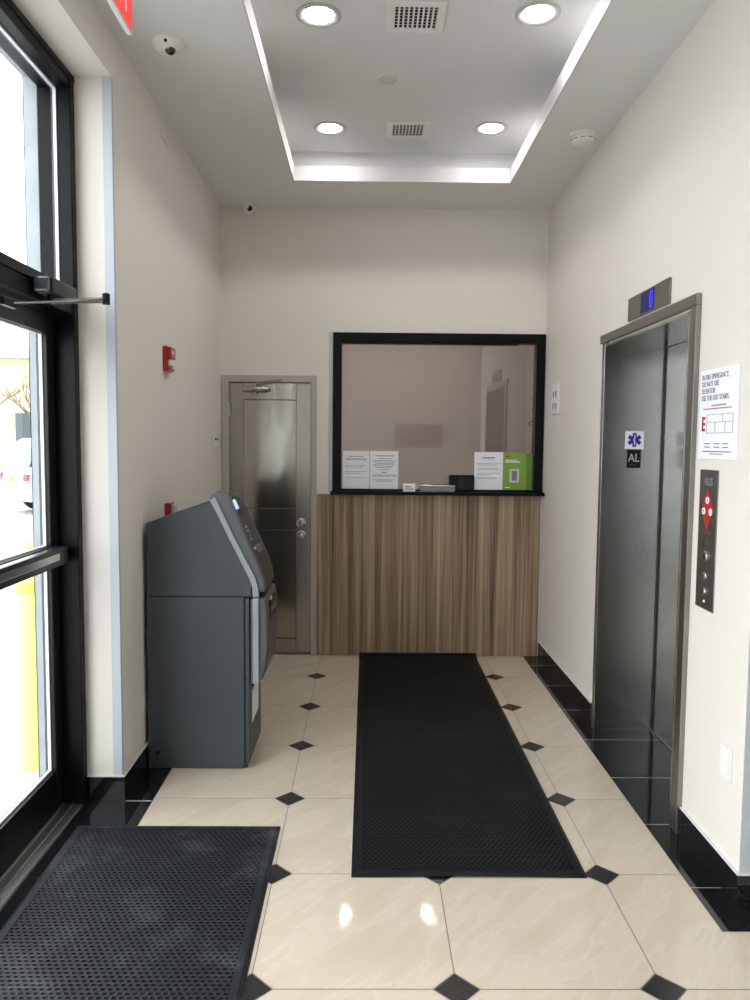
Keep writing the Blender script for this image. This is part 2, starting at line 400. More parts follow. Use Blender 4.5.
# ceiling with a stepped tray --------------------------------------------------------
TX0, TX1, TY0, TY1, TZ, TL, TP = -.483, .906, 1.75, 5.095, 3.45, 3.318, .12
b = MB(); Zt = TL - .004
b.box(XL-.02, TX0, YR, YB+.02, ZC, Zt); b.box(TX1, XE, YR, YB+.02, ZC, Zt); b.box(TX0, TX1, YR, TY0, ZC, Zt); b.box(TX0, TX1, TY1, YB+.02, ZC, Zt)
struct('ceiling', b, 'ceil')
b = MB(); e = .006
b.box(TX0, TX0+e, TY0, TY1, ZC-.001, TL); b.box(TX1-e, TX1, TY0, TY1, ZC-.001, TL); b.box(TX0+e, TX1-e, TY1-e, TY1, ZC-.001, TL); b.box(TX0+e, TX1-e, TY0, TY0+e, ZC-.001, TL)
struct('trim_2', b, 'lip')
b = MB(); p = TP
b.box(TX0-p-.05, TX1+p+.05, TY0-p-.05, TY1+p+.05, TZ, TZ+.05)
b.box(TX0-p-.05, TX0-p, TY0-p, TY1+p, Zt, TZ); b.box(TX1+p, TX1+p+.05, TY0-p, TY1+p, Zt, TZ)
b.box(TX0-p, TX1+p, TY1+p, TY1+p+.05, Zt, TZ); b.box(TX0-p, TX1+p, TY0-p-.05, TY0-p, Zt, TZ)
struct('ceiling_tray', b, 'tray')

# corner guards
b = MB(); b.box(-1.093, XL+.001, YREV-.002, YREV, .118, ZREV-.001); b.box(XL, XL+.0012, YREV-.002, YREV+.012, .118, ZREV)
struct('trim_3', b, 'bead')
b = MB(); b.box(XR-.0015, XR+.045, YCOR-.002, YCOR, .118, ZC-.001)
struct('trim_4', b, 'bead')
struct('trim_5', MB().box(-.278, -.2505, YB-.003, YB, WZ0+.0, WZ1), 'bead')

# baseboards of polished granite with a caulk line
BH, BT = .112, .012
def base(name, boxes):
    b = MB()
    for x0, x1, y0, y1 in boxes:
        b.mi = 0; b.box(x0, x1, y0, y1, .001, BH); b.mi = 1; b.box(x0, x1, y0, y1, BH, BH+.004)
    struct(name, b, ['granite', 'caulk'])
base('baseboard_left', [(XL, XL+BT, YREV-BT, YB-.06), (-1.208, XL, YREV-BT, YREV)])
base('baseboard_right', [(XR-BT, XR, YCOR-BT, 3.026), (XR-BT, XR, 4.285, YB-.03), (XR, XE, YCOR-BT, YCOR)])
base('baseboard_rear', [(XL, XE, YR, YR+BT)])

# ------------------------------------------------------------------ storefront on the left
XF, XB, YJ = -1.212, -1.337, 3.257          # inner and outer faces of the frame; jamb edge
wf = thing('window_1', (XF, 2.62, 0), kind='structure')
b = MB()
b.box(XB, XF, YJ, YREV-.004, .0, ZREV-.004)                    # far jamb
b.box(XB-.004, XF+.006, YREV-.05, YREV-.004, .0, ZREV-.004)
b.box(XB, XF, -1.95, YJ, 2.985, ZREV-.004)                     # head
b.box(XB-.004, XF+.006, -1.95, YJ+.1, 3.022, ZREV-.004)
b.box(XB, XF, 2.02, 2.11, .0, 2.985)                           # mullions
b.box(XB, XF, .55, .64, .0, 2.985); b.box(XB, XF, -1.0, -.91, .0, 2.985); b.box(XB, XF, -1.95, -1.86, .0, 2.985)
b.build('frame', 'frame', wf, bevel=.003)
b = MB(); b.box(XB, XF, 2.11, YJ, 2.085, 2.185); b.box(XB, XF, -1.86, 2.02, 2.085, 2.185)
b.box(XF-.01, XF+.008, -1.86, YJ, 2.15, 2.187)
b.build('transom_bar', 'frame', wf, bevel=.002)
b = MB(); b.box(XB, XF, -1.86, 2.02, 0, .11); b.build('sill_rail', 'frame', wf, bevel=.002)
def beads(b, y0, y1, z0, z1, x, t=.007, d=.012):
    b.box(x-d, x, y0, y0+t, z0, z1); b.box(x-d, x, y1-t, y1, z0, z1); b.box(x-d, x, y0+t, y1-t, z0, z0+t); b.box(x-d, x, y0+t, y1-t, z1-t, z1)
b = MB(); bays = ((-1.86, -1.0), (-.91, .55), (.64, 2.02))
beads(b, 2.11, YJ, 2.185, 2.985, -1.262)
for y0, y1 in bays: beads(b, y0, y1, 2.185, 2.985, -1.262); beads(b, y0, y1, .11, 2.085, -1.262)
b.build('glazing_bead', 'stop', wf)
def pane(y0, y1, z0, z1, par, x=-1.272): return MB().box(x-.006, x, y0, y1, z0, z1).build('pane', 'glass', par)
pane(2.11, YJ, 2.185, 2.985, wf)
for y0, y1 in bays: pane(y0, y1, 2.185, 2.985, wf); pane(y0, y1, .11, 2.085, wf)

dr = thing('door_1', (XF, YJ, 0), kind='structure')
DX0, DX1 = -1.334, -1.290; dy0, dy1 = 2.118, YJ-.006
b = MB(); b.box(DX0, DX1, dy1-.075, dy1, .02, 2.08); b.box(DX0, DX1, dy0, dy0+.075, .02, 2.08)
b.build('stile', 'frame_in', dr, bevel=.003)
ya, yb = dy0+.075, dy1-.075
b = MB(); b.box(DX0, DX1, ya, yb, 2.0, 2.08); b.build('top_rail', 'frame_in', dr, bevel=.002)
b = MB(); b.box(DX0, DX1, ya, yb, .02, .190); b.build('bottom_rail', 'frame', dr, bevel=.002)
b = MB(); b.box(DX0, DX1, ya, yb, 1.075, 1.135); b.build('middle_rail', 'frame', dr, bevel=.002)
b = MB(); beads(b, ya, yb, .190, 1.075, -1.308); beads(b, ya, yb, 1.135, 2.0, -1.308)
b.build('glazing_bead', 'stop', dr)
pane(ya, yb, .190, 1.075, dr, -1.318); pane(ya, yb, 1.135, 2.0, dr, -1.318)
b = MB(); b.box(DX1+.012, DX1+.052, dy0+.03, dy1-.03, 1.062, 1.135)
b.box(DX1, DX1+.014, dy0+.03, dy0+.10, 1.062, 1.135); b.box(DX1, DX1+.014, dy1-.10, dy1-.03, 1.062, 1.135)
pb = b.build('push_bar', 'frame_in', dr, bevel=.004, label=None) if False else b.build('push_bar', 'frame_in', dr, bevel=.004)
MB().box(DX1+.03, DX1+.058, dy0+.16, dy1-.13, 1.088, 1.118).build('press_pad', 'satin', pb, bevel=.003)
# door closer with its two-link arm
cl = MB().box(XF+.002, XF+.066, 2.885, 3.13, 2.105, 2.165).build('door_closer', 'frame_in', dr, bevel=.006)
MB().box(XF+.004, XF+.060, 2.862, 2.885, 2.110, 2.160).build('end_cap', 'cargrey', cl, bevel=.006)
MB().lathe((XF+.04, 2.93, 2.078), [(.012, 0), (.012, .028)], seg=16).build('spindle', 'black', cl, smooth=True)
b = MB(); b.tube([(XF+.04, 2.93, 2.082), (-.995, 2.99, 2.098)], .0105); b.build('closer_arm', 'frame_steel', cl, smooth=True)
b = MB(); b.tube([(-.992, 2.985, 2.106), (-1.07, 2.86, 2.070), (-1.205, 2.66, 2.028)], .0045); b.build('closer_link', 'satin', cl, smooth=True)
b = MB(); b.lathe((-.987, 2.99, 2.083), [(.014, 0), (.014, .038), (.008, .042)], seg=16); b.build('elbow_knuckle', 'black', cl, smooth=True)
MB().box(XF+.0, XF+.02, 2.60, 2.70, 2.015, 2.042).build('arm_shoe', 'black', cl, bevel=.002)
b = MB(); b.box(-1.40, -1.216, YR+.3, YREV-.004, -.002, .009); b.box(-1.300, -1.288, YR+.3, YREV-.004, .009, .016); b.box(-1.262, -1.250, YR+.3, YREV-.004, .009, .013)
tag(b.build('door_threshold', 'alu', None, bevel=.001), kind='structure').name = 'trim_6'

# ------------------------------------------------------------------ steel door in the back wall
sd = thing('door_2', (-.705, YB, 0), kind='structure')
fx0, fx1, fz = -1.046, -.364, 2.045
b = MB(); b.box(fx0, fx0+.05, YB-.014, YB+.12, 0, fz); b.box(fx1-.04, fx1, YB-.014, YB+.12, 0, fz); b.box(fx0+.05, fx1-.04, YB-.014, YB+.12, fz-.05, fz)
b.build('door_frame', 'doorframe_paint', sd, bevel=.003)
lx0, lx1, lz = fx0+.054, fx1-.043, fz-.055; YD = YB+.012
P0, P1 = -.896, -.515
leaf = MB().box(lx0, lx1, YD+.012, YD+.045, .012, lz).build('door_leaf', 'black', sd)
for a_, c_ in ((lx0, P0-.0015), (P1+.0015, lx1)): MB().box(a_, c_, YD, YD+.011, .012, lz).build('stile', 'stile_steel', leaf, bevel=.0015)
for nm, z0, z1, dy in (('top_rail', 1.872, lz, 0), ('middle_rail', .927, 1.083, 0), ('kick_plate', .012, .118, 0), ('upper_panel', 1.086, 1.869, .006), ('lower_panel', .121, .924, .006)):
    MB().box(P0, P1, YD+dy, YD+.0115, z0, z1).build(nm, 'doorsteel', leaf, bevel=.0015)
b = MB(); b.lathe((-.477, YD, .979), [(.036, 0), (.036, .006), (.030, .012), (.018, .014), (.018, .020), (.0, .021)], axis=1, sign=-1); b.build('deadbolt', 'satin', sd, smooth=True)
b = MB(); b.lathe((-.477, YD, .890), [(.033, 0), (.033, .005), (.013, .010), (.012, .030), (.024, .038), (.028, .052), (.022, .064), (.0, .067)], axis=1, sign=-1); b.build('door_knob', 'satin', sd, smooth=True)
for hz in (1.80, 1.02, .25):
    MB().lathe((fx0+.052, YB-.008, hz-.05), [(.008, 0), (.008, .10)], seg=14).build('hinge', 'satin', sd, smooth=True)
c2 = MB().lathe((-.905, YB-.035, 1.945), [(.0, 0), (.018, .002), (.022, .01), (.022, .17), (.016, .178), (.014, .20), (.0, .202)], axis=0).build('door_closer', 'satin', sd, smooth=True)
b = MB(); b.box(-.86, -.75, YB-.03, YB+.012, 1.935, 1.955); b.build('mounting_bracket', 'frame_steel', c2)
b = MB(); b.lathe((-.80, YB-.035, 1.912), [(.009, 0), (.009, .07)], seg=14); b.build('spindle', 'satin', c2, smooth=True)
b = MB(); b.tube([(-.80, YB-.035, 1.98), (-.72, YB-.09, 1.995), (-.70, YB-.095, 1.998)], .006, 8); b.tube([(-.70, YB-.095, 1.998), (-.62, YB-.02, 2.01)], .005, 8); b.build('closer_arm', 'satin', c2, smooth=True)

# ------------------------------------------------------------------ service window
sw = thing('window_2', ((WX0+WX1)/2, YB, WZ0), kind='structure')
b = MB(); fy0, fy1, ft = YB-.012, YB+.10, .064
b.box(WX0+.001, WX0+ft, fy0, fy1, WZ0+.012, WZ1-.001); b.box(WX1-ft, WX1-.001, fy0, fy1, WZ0+.012, WZ1-.001)
b.box(WX0+ft, WX1-ft, fy0, fy1, WZ1-ft-.004, WZ1-.001); b.box(WX0+ft, WX1-ft, fy0, fy1, WZ0+.012, WZ0+.024)
b.build('frame', 'frame', sw, bevel=.002)
MB().box(WX0+ft, WX1-ft-.13, YB+.012, YB+.05, WZ1-ft-.016, WZ1-ft-.004).build('shadow_line_strip', 'frame_in', sw)  # dark strip standing in for the shadow line under the frame head
MB().box(WX0+ft-.005, WX1-ft+.005, YB+.030, YB+.036, WZ0+.02, WZ1-ft).build('pane', 'tinted', sw)
MB().box(-.262, XR-.002, YB-.085, YB+.02, WZ0-.013, WZ0+.011).build('ledge', 'frame', sw, bevel=.003)
b = MB(); b.lathe((WX1-ft-.022, YB+.022, 1.715), [(.016, 0), (.016, .012), (.010, .02), (0, .021)], axis=1, sign=-1, seg=18); b.build('slide_latch', 'satin', sw, smooth=True)
# the booth behind the glass
b = MB(); y0, y1 = YB+T, YB+T+2.0
b.box(-1.3, XR+.35, y1, y1+.05, 0, 2.9); b.box(-1.35, -1.3, y0, y1, 0, 2.9); b.box(XR+.30, XR+.35, y0, y1, 0, 2.9); b.box(-1.3, XR+.3, y0, y1, 2.85, 2.9); b.box(-1.3, XR+.3, y0, y1, -.05, 0)
struct('wall_booth', b, 'booth')
for bx, lab in ((-.165, 'left one of two small round lights in the booth ceiling behind the glass'), (.60, 'right one of two small round lights in the booth ceiling behind the glass')):
    t = thing('booth_ceiling_light', (bx, YB+T+1.20, 2.85), lab, 'ceiling light', 'booth ceiling lights')
    MB().lathe((bx, YB+T+1.20, 2.85), [(.085, .0005), (.085, .006), (.050, .004), (.040, .001)], sign=-1, seg=32).build('trim_ring', 'ring', t, smooth=True)
    MB().lathe((bx, YB+T+1.20, 2.85), [(.040, .0012), (.039, .0032), (0, .004)], sign=-1, seg=32).build('diffuser', 'boothlamp', t, smooth=True)
# a booth shelf below the glass
tag(MB().box(-.20, 1.25, YB+T+.002, YB+T+.35, 1.15, 1.19).build('counter_shelf', 'booth', None, bevel=.003), 'counter shelf behind the reflective service window, inside the booth', 'shelf')
tag(MB().box(-.20, 1.25, YB+T+.002, YB+T+.02, .9, 1.15).build('x', 'booth'), kind='structure').name = 'trim_7'

# wood wainscot under the window
wp = thing('wood_wall_panel', (.457, YB, 0), 'walnut wood-grain panelling below the black service window', 'wall panel')
xs = (-.361, .186, .739, 1.272)
for a, c in zip(xs, xs[1:]): MB().box(a+.0012, c-.0012, YB-.018, YB-.001, .003, WZ0-.014).build('panel_board', 'wood', wp, bevel=.001)
MB().box(1.2725, 1.279, YB-.016, YB-.001, .003, WZ0-.014).build('edge_strip', 'caulk', wp)
MB().box(-.3655, -.3615, YB-.016, YB-.001, .003, WZ0-.014).build('edge_strip', 'doorframe_paint', wp)

# papers on the window
def lines(b, x0, x1, z, y, h=.0035, cover=1.0): b.box(x0, x0+(x1-x0)*cover, y-.0006, y, z-h/2, z+h/2)
def notice(x0, x1, z1, label, rows, m='paper', y=YB+.026):
    t = thing('paper_notice', ((x0+x1)/2, y, 1.232), label, 'notice', 'paper notices in the service window')
    MB().box(x0, x1, y-.001, y, 1.232, z1).build('sheet', m, t)
    b = MB()
    for (a, c, z, h) in rows: b.box(x0+(x1-x0)*a, x0+(x1-x0)*c, y-.0018, y-.001, z1-z-h/2, z1-z+h/2)
    b.build('printed_lines', 'ink', t)
    return t
notice(-.175, .017, 1.507, 'white notice at the far left of the service window, widely spaced lines',
       [(.2, .8, .040, .004), (.1, .9, .058, .004), (.08, .92, .064, .002), (.08, .9, .105, .0025), (.08, .8, .118, .0025), (.08, .92, .150, .0025), (.08, .7, .163, .0025), (.08, .9, .195, .0025)])
notice(.022, .229, 1.508, 'densely printed white notice, second from the left in the service window',
       [(.2, .85, .035, .005), (.3, .75, .055, .003), (.12, .9, .070, .003), (.1, .9, .080, .003), (.18, .85, .090, .003), (.1, .9, .100, .003), (.15, .8, .110, .003), (.2, .8, .120, .003),
        (.3, .7, .135, .003), (.42, .6, .155, .006), (.1, .95, .175, .004), (.1, .95, .184, .003), (.12, .9, .210, .003), (.2, .8, .220, .003)])
notice(.785, .995, 1.507, 'white notice with a bold heading, beside the green brochure',
       [(.28, .72, .040, .007), (.3, .7, .050, .003), (.1, .95, .085, .0025), (.1, .8, .095, .0025), (.1, .9, .120, .0025), (.1, .85, .130, .0025), (.1, .9, .155, .0025), (.1, .6, .166, .0025), (.1, .8, .190, .004)])
gb = thing('brochure', (1.1, YB+.026, 1.232), 'green brochure at the right end of the service window', 'brochure')
MB().box(.997, 1.165, YB+.025, YB+.026, 1.232, 1.502).build('cover', 'green', gb)
MB().box(1.165, 1.212, YB+.027, YB+.028, 1.232, 1.498).build('back_page', 'greendark', gb)
b = MB(); b.box(1.045, 1.115, YB+.0235, YB+.025, 1.285, 1.385); MBb = b.build('picture', 'frosted', gb, bevel=.004)
b = MB(); b.box(1.062, 1.098, YB+.0225, YB+.0235, 1.300, 1.370); b.build('picture_centre', 'ink', gb)
b = MB(); b.box(1.012, 1.12, YB+.0242, YB+.025, 1.432, 1.440); b.box(1.012, 1.10, YB+.0242, YB+.025, 1.446, 1.452); b.build('title_text', 'paper', gb); MB().box(1.012, 1.05, YB+.0242, YB+.025, 1.245, 1.252).build('footer_text', 'paper', gb)
b = MB(); b.box(1.012, 1.045, YB+.0242, YB+.025, 1.47, 1.482); b.build('red_mark', 'redink', gb)
# little things on the ledge
zt = WZ0+.011
t = thing('small_card', (.308, YB-.03, zt), 'small white folded card standing on the black window ledge', 'card')
MB().prism([(YB-.045, zt), (YB-.028, zt+.058), (YB-.026, zt+.058), (YB-.005, zt), (YB-.008, zt), (YB-.027, zt+.053), (YB-.042, zt)], 0, .264, .352).build('card', 'paper', t)
MB().prism([(YB-.0455, zt+.015), (YB-.0435, zt+.021), (YB-.0420, zt+.021), (YB-.0440, zt+.015)], 0, .275, .34).build('printed_line', 'ink', t)
MB().prism([(YB-.0405, zt+.031), (YB-.0385, zt+.038), (YB-.0370, zt+.038), (YB-.0390, zt+.031)], 0, .275, .32).build('printed_line', 'ink', t)
t = thing('pass_tray', (.512, YB-.03, zt), 'low silver pass tray on the black window ledge', 'tray')
b = MB(); b.box(.388, .637, YB-.062, YB-.058, zt, zt+.044); b.box(.388, .637, YB-.058, YB-.010, zt, zt+.003); b.box(.388, .392, YB-.058, YB-.010, zt, zt+.036); b.box(.633, .637, YB-.058, YB-.010, zt, zt+.036); b.build('tray', 'panel_steel', t, bevel=.001)
MB().box(.386, .639, YB-.066, YB-.057, zt+.040, zt+.048).build('rolled_rim', 'satin', t, bevel=.003)
t = thing('card_holder', (.69, YB, zt), 'black open box on the window ledge behind the silver tray', 'box')
b = MB(); b.box(.600, .783, YB-.004, YB+.0, zt, zt+.112); b.box(.600, .783, YB+.018, YB+.022, zt, zt+.120); b.box(.600, .604, YB, YB+.018, zt, zt+.115); b.box(.779, .783, YB, YB+.018, zt, zt+.115); b.box(.604, .779, YB, YB+.018, zt, zt+.004)
b.build('box_shell', 'black', t)
MB().box(.66, .775, YB-.0065, YB-.004, zt+.02, zt+.105).build('front_plate', 'frame_in', t, bevel=.001)

# ------------------------------------------------------------------ elevator
el = thing('elevator', (XR, (EL0+EL1)/2, 0), 'brushed steel elevator doorway recessed in the right wall', 'elevator')
fo0, fo1, foz = 3.028, 4.270, 2.158; px = XR-.022
ex = ELX
b = MB()
b.box(px, XR-.0005, fo0, EL0, .0, 2.112)
b.box(px, XR-.0005, EL1, EL1+.042, .0, 2.112)
b.box(px, XR-.0005, fo0, fo1, 2.112, foz)
b.build('door_surround', 'frame_steel', el, bevel=.003)
b = MB(); b.box(px-.002, ex-.004, EL1-.012, EL1-.001, .0, ELZ-.012); b.build('far_jamb', 'brushed', el, bevel=.001)
b = MB(); b.box(px-.002, ex-.004, EL0+.001, EL0+.012, .0, ELZ-.012); b.build('near_jamb', 'brushed', el, bevel=.001)
b = MB(); b.box(px+.004, ex-.004, EL0+.001, EL1-.001, ELZ-.012, ELZ-.001); b.build('soffit_panel', 'brushed', el)
ym = (EL0+EL1)/2
MB().box(ex, ex+.035, ym-.02, EL1-.036, .006, ELZ-.014).build('sliding_door', 'brushed', el)
MB().box(ex-.002, ex+.045, EL1-.036, EL1-.0125, .006, ELZ-.014).build('gap_shade_strip', 'black', el)  # black strip standing in for the shade in the jamb-to-door gap
b = MB(); b.box(ex+.018, ex+.05, EL0+.012, ym+.0, .006, ELZ-.014); b.build('sliding_door', 'brushed', el, bevel=.002)
b = MB(); b.box(ex-.010, ex+.0, EL0+.012, EL1-.013, .0005, .006); b.build('door_sill', 'panel_steel', el)
MB().box(px+.03, ex-.004, EL1-.0165, EL1-.012, .0005, .005).build('jamb_base_strip', 'satin', el)
MB().box(ex+.051, ex+.055, EL0, EL1, 0, ELZ).build('shaft_back', 'black', el)
yj = EL1-.012
# decals on the far jamb
sg = thing('star_sign', (1.433, yj, 1.549), 'white square sign with a blue six-armed medical star on the elevator jamb', 'sign')
MB().box(1.383, 1.483, yj-.002, yj-.0002, 1.549, 1.644).build('sign_plate', 'paper', sg)
b = MB(); cx, cz = 1.433, 1.597
for k in range(3):
    a = k*PI/3 + PI/2; c_, s_ = math.cos(a), math.sin(a); L, W = .037, .0105
    b.prism([(cx+c_*L-s_*W, cz+s_*L+c_*W), (cx+c_*L+s_*W, cz+s_*L-c_*W), (cx-c_*L+s_*W, cz-s_*L-c_*W), (cx-c_*L-s_*W, cz-s_*L+c_*W)], 1, yj-.0035-k*.0002, yj-.002)
b.build('blue_star', 'bluesign', sg)
b = MB(); b.box(cx-.0017, cx+.0017, yj-.0046, yj-.0036, cz-.028, cz+.028)
b.tube([(cx+.007*math.sin(k*.9), yj-.0042, cz-.022+k*.0045) for k in range(10)], .0015, 6); b.build('staff_and_serpent', 'paper', sg)
ap = thing('letter_plate', (1.433, yj, 1.447), 'small black plate reading AL below the star sign', 'sign')
MB().box(1.396, 1.470, yj-.002, yj-.0002, 1.447, 1.545).build('plate', 'black', ap)
text('lettering', 'AL', .062, (1.4325, yj-.0026, 1.481), '-y', 'ring', ap, 'CENTER', .85)
b = MB(); [b.box(1.41+i*.006, 1.4125+i*.006, yj-.0028, yj-.002, 1.462, 1.4645) for i in range(7)]; b.build('braille_dots', 'ink', ap)
# floor indicator above the elevator
ip = thing('floor_indicator', (XR, 3.6, 2.17), 'steel floor indicator panel with a blue digital display above the elevator', 'indicator')
MB().box(XR-.012, XR-.0005, 3.338, 3.858, 2.172, 2.281).build('panel', 'panel_steel', ip, bevel=.001)
MB().box(XR-.0135, XR-.012, 3.510, 3.675, 2.180, 2.274).build('display_window', 'leddim', ip)
b = MB(); yy = XR-.0145
# glowing seven-segment numeral 1 with its outline
b.box(yy, yy+.001, 3.548, 3.558, 2.192, 2.262); b.box(yy, yy+.001, 3.522, 3.530, 2.192, 2.262); b.box(yy, yy+.001, 3.530, 3.548, 2.188, 2.194); b.box(yy, yy+.001, 3.530, 3.548, 2.260, 2.266)
b.build('glowing_digit', 'led', ip)
# operating panel
cp = thing('call_panel', (XR, 2.895, .955), 'tall steel elevator call panel beside the elevator, with red emblem and push buttons', 'control panel')
MB().box(XR-.005, XR-.0005, 2.820, 2.972, .955, 1.482).build('face_plate', 'panel_steel', cp, bevel=.001)
fx = XR-.0062; cy = 2.896
b = MB(); cz = 1.333
b.prism([(cy-.050, cz), (cy, cz-.078), (cy+.050, cz), (cy, cz+.078)], 0, fx, XR-.005)
b.build('red_diamond', 'redink', cp)
for dy, dz in ((0, .034), (-.029, -.008), (.029, -.008)):
    b = MB(); b.lathe((fx, cy+dy, cz+dz), [(.0135, 0), (.0135, .0012), (0, .0013)], axis=0, sign=-1, seg=20); b.build('white_disc', 'paper', cp)
for dy, dz in ((0, .034), (-.029, -.008), (.029, -.008)): MB().box(fx-.0020, fx-.0013, cy+dy-.003, cy+dy+.003, cz+dz-.007, cz+dz+.007).build('red_figure', 'redink', cp)
b = MB(); [b.box(XR-.0058, XR-.005, cy-.035, cy+.035, z, z+.005) for z in (1.425, 1.435, 1.445)]; b.build('engraved_lines', 'ink', cp)
b = MB(); [b.box(XR-.0058, XR-.005, cy-.030, cy+.030, z, z+.0025) for z in (1.243, 1.249)]; b.build('red_engraving', 'redink', cp)
b = MB(); b.lathe((XR-.005, cy, 1.205), [(.011, 0), (.011, .003), (.006, .0035), (0, .0036)], axis=0, sign=-1, seg=18); b.build('key_switch', 'satin', cp, smooth=True)
b = MB(); [b.box(XR-.0062, XR-.005, cy-.020+i*.013, cy-.015+i*.013, 1.213-(i%2)*.02, 1.218-(i%2)*.02) for i in range(4)]; b.build('key_legend', 'black', cp)
b = MB(); b.lathe((XR-.005, cy-.001, 1.156), [(.021, 0), (.021, .003), (.017, .004), (.016, .007), (0, .0075)], axis=0, sign=-1, seg=24); b.build('key_cylinder', 'chrome', cp, smooth=True)
MB().box(XR-.0132, XR-.0125, cy-.003, cy+.001, 1.146, 1.166).build('key_slot', 'black', cp)
for z in (1.082, 1.022):
    b = MB(); b.lathe((XR-.005, cy, z), [(.017, 0), (.017, .004), (.013, .0045), (.0125, .0085), (0, .009)], axis=0, sign=-1, seg=24); o = b.build('push_button', 'chrome', cp, smooth=True)
b = MB(); b.lathe((XR-.005, cy-.001, .985), [(.006, 0), (.005, .0015), (0, .002)], axis=0, sign=-1, seg=12); b.build('indicator_lamp', 'paper', cp)

# evacuation sign
es = thing('evacuation_sign', (XR, 2.84, 1.522), 'white fire emergency instruction sign above the call panel', 'sign')
MB().box(XR-.005, XR-.0005, 2.688, 3.000, 1.522, 1.856).build('board', 'paper', es, bevel=.001)
x_ = XR-.0056
text('lettering', 'IN FIRE EMERGENCY,\nDO NOT USE\nELEVATOR.\nUSE THE EXIT STAIRS.', .0275, (x_, 2.985, 1.819), '-x', 'ink', es, sx=.86)
b = MB(); b.box(x_-.0006, x_+.0006, 2.735, 2.965, 1.7070, 1.7105); b.build('red_rule', 'redink', es)
b = MB(); [b.box(x_-.0006, x_+.0006, 2.78+i*.030, 2.804+i*.030, 1.7180, 1.7230) for i in range(4)]; b.build('caption_lines', 'ink', es)
b = MB(); b.box(x_-.001, x_+.0006, 2.962, 2.972, 1.6260, 1.6800)
for z in (1.6260, 1.6480, 1.6700): b.box(x_-.001, x_+.0006, 2.945, 2.963, z, z+.010)
b.build('red_letter', 'redink', es)
b = MB(); tk = .0016
for (a, c, z0, z1) in ((2.72, 2.93, 1.6860, 1.6860+tk), (2.72, 2.93, 1.6180, 1.6180+tk), (2.72, 2.72+tk, 1.6180, 1.6860), (2.93, 2.93+tk, 1.6180, 1.6860), (2.72, 2.93, 1.6580, 1.6580+tk), (2.86, 2.86+tk, 1.6180, 1.6580), (2.80, 2.80+tk, 1.6580, 1.6860), (2.78, 2.78+tk, 1.6180, 1.6580)):
    b.box(x_-.0005, x_+.0006, a, c, z0, z1)
b.build('floor_plan', 'ink', es)
b = MB(); [b.box(x_-.0006, x_+.0006, y, y+.045, z, z+.003) for y in (2.75, 2.82, 2.90) for z in (1.578, 1.565)]; b.box(x_-.0006, x_+.0006, 2.73, 2.96, 1.549, 1.552); b.build('legend_lines', 'darkink', es)
b = MB(); b.box(x_-.0006, x_+.0006, 2.79, 2.90, 1.540, 1.543); b.build('red_footer', 'redink', es)

# wall plates
def plate(name, lab, cat, x, y0, y1, z0, z1, sgn, t=.006, m='whiteplate', group=None):
    r = thing(name, (x, (y0+y1)/2, z0), lab, cat, group)
    a, c = (x, x+t*sgn) if sgn > 0 else (x+t*sgn, x)
    MB().box(a+.0003*max(sgn, 0), c-.0003*max(-sgn, 0), y0, y1, z0, z1).build('cover_plate', m, r, bevel=.002)
    return r
r = plate('outlet', 'white wall outlet low on the right wall near the corner', 'outlet', XR, 2.625, 2.712, .392, .512, -1, m='white')
for z in (.406, .460):
    f = MB().box(XR-.009, XR-.006, 2.648, 2.690, z, z+.038).build('socket_face', 'paper', r, bevel=.003)
    for y in (2.660, 2.676): MB().box(XR-.0095, XR-.0088, y, y+.0025, z+.015, z+.024).build('socket_slot', 'whiteplate', f)
r = plate('wall_switch', 'white four-switch wall plate on the right wall beside the service window', 'switch', XR, 5.225, 5.415, 1.775, 1.978, -1, t=.010, m='white')
for y in (5.285, 5.355):
    for z in (1.905, 1.825):
        b = MB(); b.box(XR-.013, XR-.0095, y-.012, y+.012, z-.016, z+.022); b.build('switch_toggle', 'ink', r, bevel=.002)
r = plate('wall_switch', 'white double switch plate on the left wall beside the steel door', 'switch', XL, 5.34, 5.52, 1.525, 1.640, 1, m='white')
for y in (5.40, 5.46): MB().box(XL+.006, XL+.016, y-.009, y+.009, 1.575, 1.590).build('switch_toggle', 'ink', r, bevel=.001)
r = plate('blank_cover_plate', 'slim white cover plate high on the left wall near the ceiling', 'plate', XL, 4.065, 4.195, 3.10, 3.195, 1, m='whiteplate')
for z in (3.112, 3.182): MB().lathe((XL+.006, 4.135, z), [(.005, 0), (.004, .001), (0, .0012)], axis=0, seg=10).build('screw', 'ink', r)

# fire pull station, on the left wall
fp = thing('fire_alarm_pull_station', (XL, 4.13, 1.93), 'red fire alarm pull station with white handle on the left wall above the cash machine', 'fire alarm')
MB().box(XL+.0005, XL+.022, 4.055, 4.175, 1.930, 2.060).build('back_box', 'red', fp, bevel=.006)
MB().box(XL+.022, XL+.042, 4.065, 4.165, 1.995, 2.055).build('upper_housing', 'red', fp, bevel=.006)
MB().box(XL+.022, XL+.034, 4.065, 4.165, 1.933, 1.950).build('lower_lip', 'red', fp, bevel=.006)
MB().box(XL+.022, XL+.038, 4.075, 4.155, 1.958, 1.990).build('pull_handle', 'white', fp, bevel=.006)
text('lettering', 'FIRE', .026, (XL+.0426, 4.08, 2.018), '+x', 'white', fp)
f2 = thing('fire_alarm_device', (XL, 4.10, 1.165), 'small red fire device low on the left wall, just above the cash machine', 'fire alarm')
MB().box(XL+.0005, XL+.030, 4.06, 4.15, 1.165, 1.245).build('back_box', 'red', f2, bevel=.003)
MB().box(XL+.030, XL+.050, 4.08, 4.14, 1.175, 1.238).build('front_cover', 'frosted', f2, bevel=.003)
MB().box(XL+.050, XL+.056, 4.085, 4.135, 1.178, 1.188).build('cover_catch', 'red', f2, bevel=.002)

